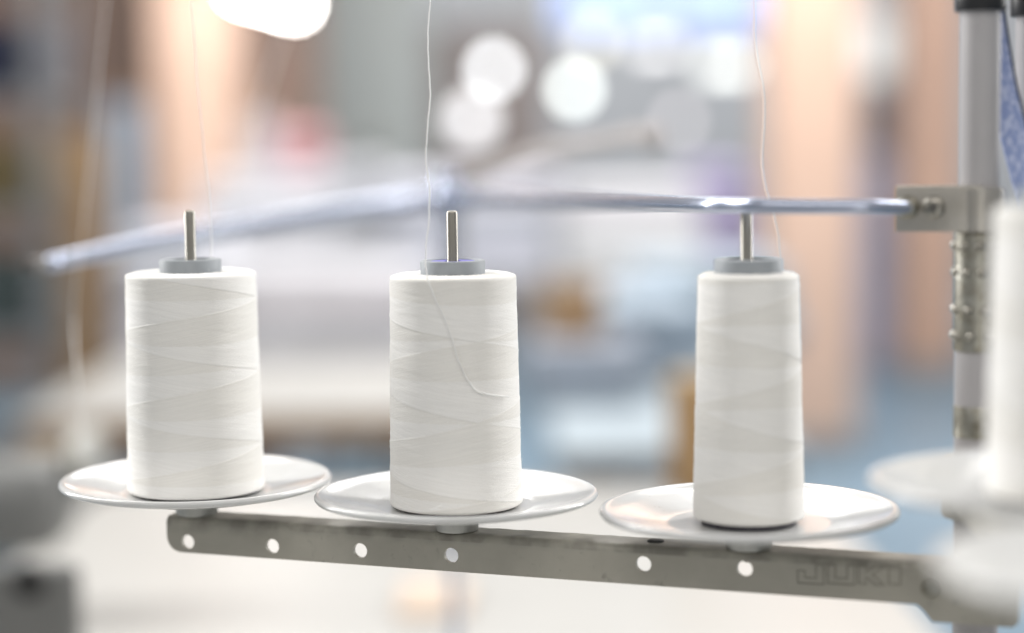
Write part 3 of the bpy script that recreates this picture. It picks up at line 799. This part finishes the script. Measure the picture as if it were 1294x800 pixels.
def bulb_lamp(label, px, py, d, rad, c, e):
    a = at(px, py, d); t = empty('round_lamp', a, label, 'lamp', 'round hanging lamps')
    bm = bmesh.new(); lathe(bm, [(0, -rad), (rad * .5, -rad * .87), (rad * .87, -rad * .5), (rad, 0), (rad * .87, rad * .5), (rad * .5, rad * .8), (rad * .3, rad), (0, rad)], 28); finish('globe', bm, mat('lit_globe', (.9, .9, .9), .4, emit=(c, e)), t)
    bm = bmesh.new(); lathe(bm, [(0, rad * 1.3), (rad * .35, rad * 1.3), (rad * .4, rad), (rad * .32, rad * .95)], 20); finish('socket', bm, M['iron'], t)
    bm = bmesh.new(); cyl(bm, (0, 0, rad * 1.3), (0, 0, 3.6 - a.z), .004, 8); finish('wire', bm, M['iron'], t)
    return t
panel_lamp('bright tube lamp hanging before the brown partition', 306, -6, 7.5, 374, 14, 8.49, (1, .95, .92), 34, .06)
bulb_lamp('bright cool round lamp left of its greenish neighbour', 624, 88, 10.0, .05, (.93, .97, 1), 4.2)
bulb_lamp('bright greenish white round lamp beside the cool one', 726, 113, 10.0, .05, (.93, 1, .95), 3.6)
bulb_lamp('dim white round lamp below the cool bright one', 597, 152, 9.0, .075, (.95, .96, 1), 1.0)
bulb_lamp('dim mauve round lamp above the narrow spool', 858, 153, 11.0, .045, (.95, .85, .85), 1.2)
bulb_lamp('dim cream globe added as a soft glow under the blue window', 748, 52, 11.0, .06, (1, .93, .70), 1.2)  # glowing globe added for a cream glow at this spot
panel_lamp('pale tube lamp under the blue window', 808, 66, 12.0, 850, 66, 12.0, (1, .98, .97), 1.6, .06)
panel_lamp('greenish tube lamp beside the broad peach pillar', 890, 92, 11.0, 945, 92, 11.0, (.97, 1, .93), 1.5, .07)

# second table with plywood edge and its cloth
table('white work table with brown plywood edge behind the wide spools', -.80, -.11, 3.18, 4.5, .80, (.01, .01, .01, .01), M['laminate'], M['wood'], .045, 'work tables behind')
table('pale table heaped with light blue cloth beside the narrow spool', .06, .42, 2.9, 4.6, .78, (.02, .02, .02, .02), cloth((.38, .45, .50)), M['iron'], .04, 'work tables behind')
pile('fabric_pile', 'white folded fabric on the plywood edged table', -.40, 4.15, .80, .98, .42, .4, (.66, .66, .70), seed=5)
pile('fabric_pile', 'lavender white fabric at the end of the plywood edged table', -.72, 4.3, .80, 1.06, .22, .3, (.66, .66, .73), seed=6)
pile('fabric_pile', 'pale blue folded fabric on the heaped table', .20, 3.9, .78, .93, .30, .5, (.38, .46, .54), seed=7)
pile('fabric_pile', 'light blue folded fabric at the back of the heaped table', .42, 4.3, .78, .97, .34, .4, (.38, .46, .54), seed=8)
table('grey table carrying lavender cloth behind the middle spool', -1.0, .70, 5.6, 6.7, .82, (.02, .02, .02, .02), M['iron'], M['iron'], .04, 'work tables behind')
pile('fabric_pile', 'lavender folded fabric on the far grey table', -.12, 6.0, .82, 1.12, .5, .4, (.68, .68, .76), seed=9)
pile('fabric_pile', 'white folded fabric on the far grey table', .36, 6.0, .82, 1.08, .42, .4, (.78, .77, .80), seed=10)
pile('fabric_pile', 'grey folded fabric on the far grey table', -.48, 6.1, .82, 1.16, .2, .4, (.55, .56, .60), seed=12)
a = at(722, 395, 3.5); pile('fabric_pile', 'grey blue folded fabric under the orange brown carton', a.x + .02, a.y, .78, .888, .2, .25, (.36, .40, .47), seed=18)
carton('small orange brown carton on grey blue folded fabric', a.x, a.y, .888, at(722, 362, 3.5).z, .085, .1, (.38, .24, .13), .3, 5)
a = at(858, 600, 2.40); carton('ochre carton at the far edge of the long white table', a.x + .02, a.y, TABLE_Z, at(858, 480, 2.40).z, .058, .07, (.30, .19, .09), -.2, 6)
pile('fabric_pile', 'pink folded garment beside the pale roll', at(372, 205, 7).x, 7, 0.9, at(372, 165, 7).z, .22, .3, (.62, .30, .32), seed=13)
a = at(372, 205, 7)
t = table('narrow stand table under the pink garment', a.x - .25, a.x + .25, 6.7, 7.4, .9, (.02,) * 4, M['iron'], M['iron'], .04, 'work tables behind')

# another stand's slanting boom on the white table
bt = at(575, 236, 2.15); M['dark'] = mat('dark_brown_paint', (.44, .41, .40), .5, c2=(.38, .35, .34), nscale=20)
t = empty('thread_boom', (bt.x, bt.y, TABLE_Z), 'dark brown slanting thread boom on a post behind the middle spool', 'thread boom')
o_ = Vector((bt.x, bt.y, TABLE_Z))
bm = bmesh.new(); cyl(bm, (0, 0, 0), (0, 0, bt.z - TABLE_Z + .01), .007, 16, .001); finish('post', bm, M['iron'], t)
bm = bmesh.new(); tube(bm, [at(556, 240, 2.17) - o_, at(690, 190, 1.55) - o_, at(834, 166, 1.40) - o_], [.008, .006, .005], 12); bar = finish('boom', bm, M['dark'], t)
for px, py, d_ in ((802, 166, 1.48), (828, 178, 1.41)):
    q = at(px, py, d_) - o_; bm = bmesh.new(); cyl(bm, q - Vector((.008, 0, .003)), q + Vector((.005, 0, .001)), .0055, 16, .0015); finish('guide_knob', bm, M['dark'], bar)
bm = bmesh.new(); lathe(bm, [(0, 0), (.04, 0), (.04, .006), (.012, .012), (0, .012)], 24); finish('foot', bm, M['iron'], t)

# grey sewing machine at the open end of the white table
M['machine'] = mat('machine_enamel', (.15, .152, .148), .4, c2=(.135, .137, .133), nscale=8)
mz = TABLE_Z
t = empty('sewing_machine', (-.52, 1.75, mz), 'grey industrial sewing machine at the open end of the white table', 'sewing machine')
o_ = t.location.copy()
def mbox(name, p0, p1, depth, m, bev, parent):
    a, b = p0 - o_, p1 - o_
    bm = bmesh.new(); box(bm, (min(a.x, b.x), a.y, min(a.z, b.z)), (max(a.x, b.x), a.y + depth, max(a.z, b.z)), bev, seg=5); return finish(name, bm, m, parent, angle=40)
bed = mbox('front_cover', at(-120, 860, 1.50), at(100, 712, 1.50), .02, M['machine'], .012, t)
q = at(40, 733, 1.50) - o_
bm = bmesh.new(); lathe(bm, [(.013, -.002), (.013, .003), (.010, .004), (.008, .001), (0, .001)], 24, frame_z(Vector((q.x, at(100, 712, 1.5).y - o_.y if False else (at(-120, 860, 1.50) - o_).y, q.z)), (0, -1, 0))); finish('cover_screw', bm, M['hole'], bed)
mbox('body', at(-260, 712, 1.80), at(78, 585, 1.80), .10, M['machine'], .04, t)
q = at(112, 580, 1.86) - o_
bm = bmesh.new(); lathe(bm, [(0, -.012), (.020, -.014), (.028, -.012), (.031, 0), (.028, .012), (.020, .014), (0, .012)], 32, frame_z(q, (1, 0, 0.1))); hw = finish('handwheel', bm, M['hub'], t)
bm = bmesh.new(); cyl(bm, q - Vector((.06, 0, 0)), q, .010, 16); finish('wheel_shaft', bm, M['steel'], hw)

roll('dark slate fabric roll standing between the peach pillars', 1112, 118, 12.5, .11, (.09, .10, .14), seed=6)
roll('lavender fabric roll standing between the peach pillars', 1108, 196, 10.5, .10, (.36, .38, .52), seed=7)
pile('fabric_pile', 'violet folded fabric at the end of the far grey table', .62, 6.0, .82, 1.14, .16, .3, (.38, .33, .52), seed=15)
q = on_z(548, 762, TABLE_Z)  # flat beige layers added to tint a patch of the table
pile('beige_patch', 'flat beige patch laid on the long white table', q.x, q.y, TABLE_Z + .001, TABLE_Z + .008, .07, .14, (.62, .49, .40), 'fabric scrap', 2, 16, 'beige patches')
pile('fabric_pile', 'large white folded fabric stack on the far grey table', -.72, 6.0, .82, 1.13, .40, .4, (.74, .75, .80), seed=21)
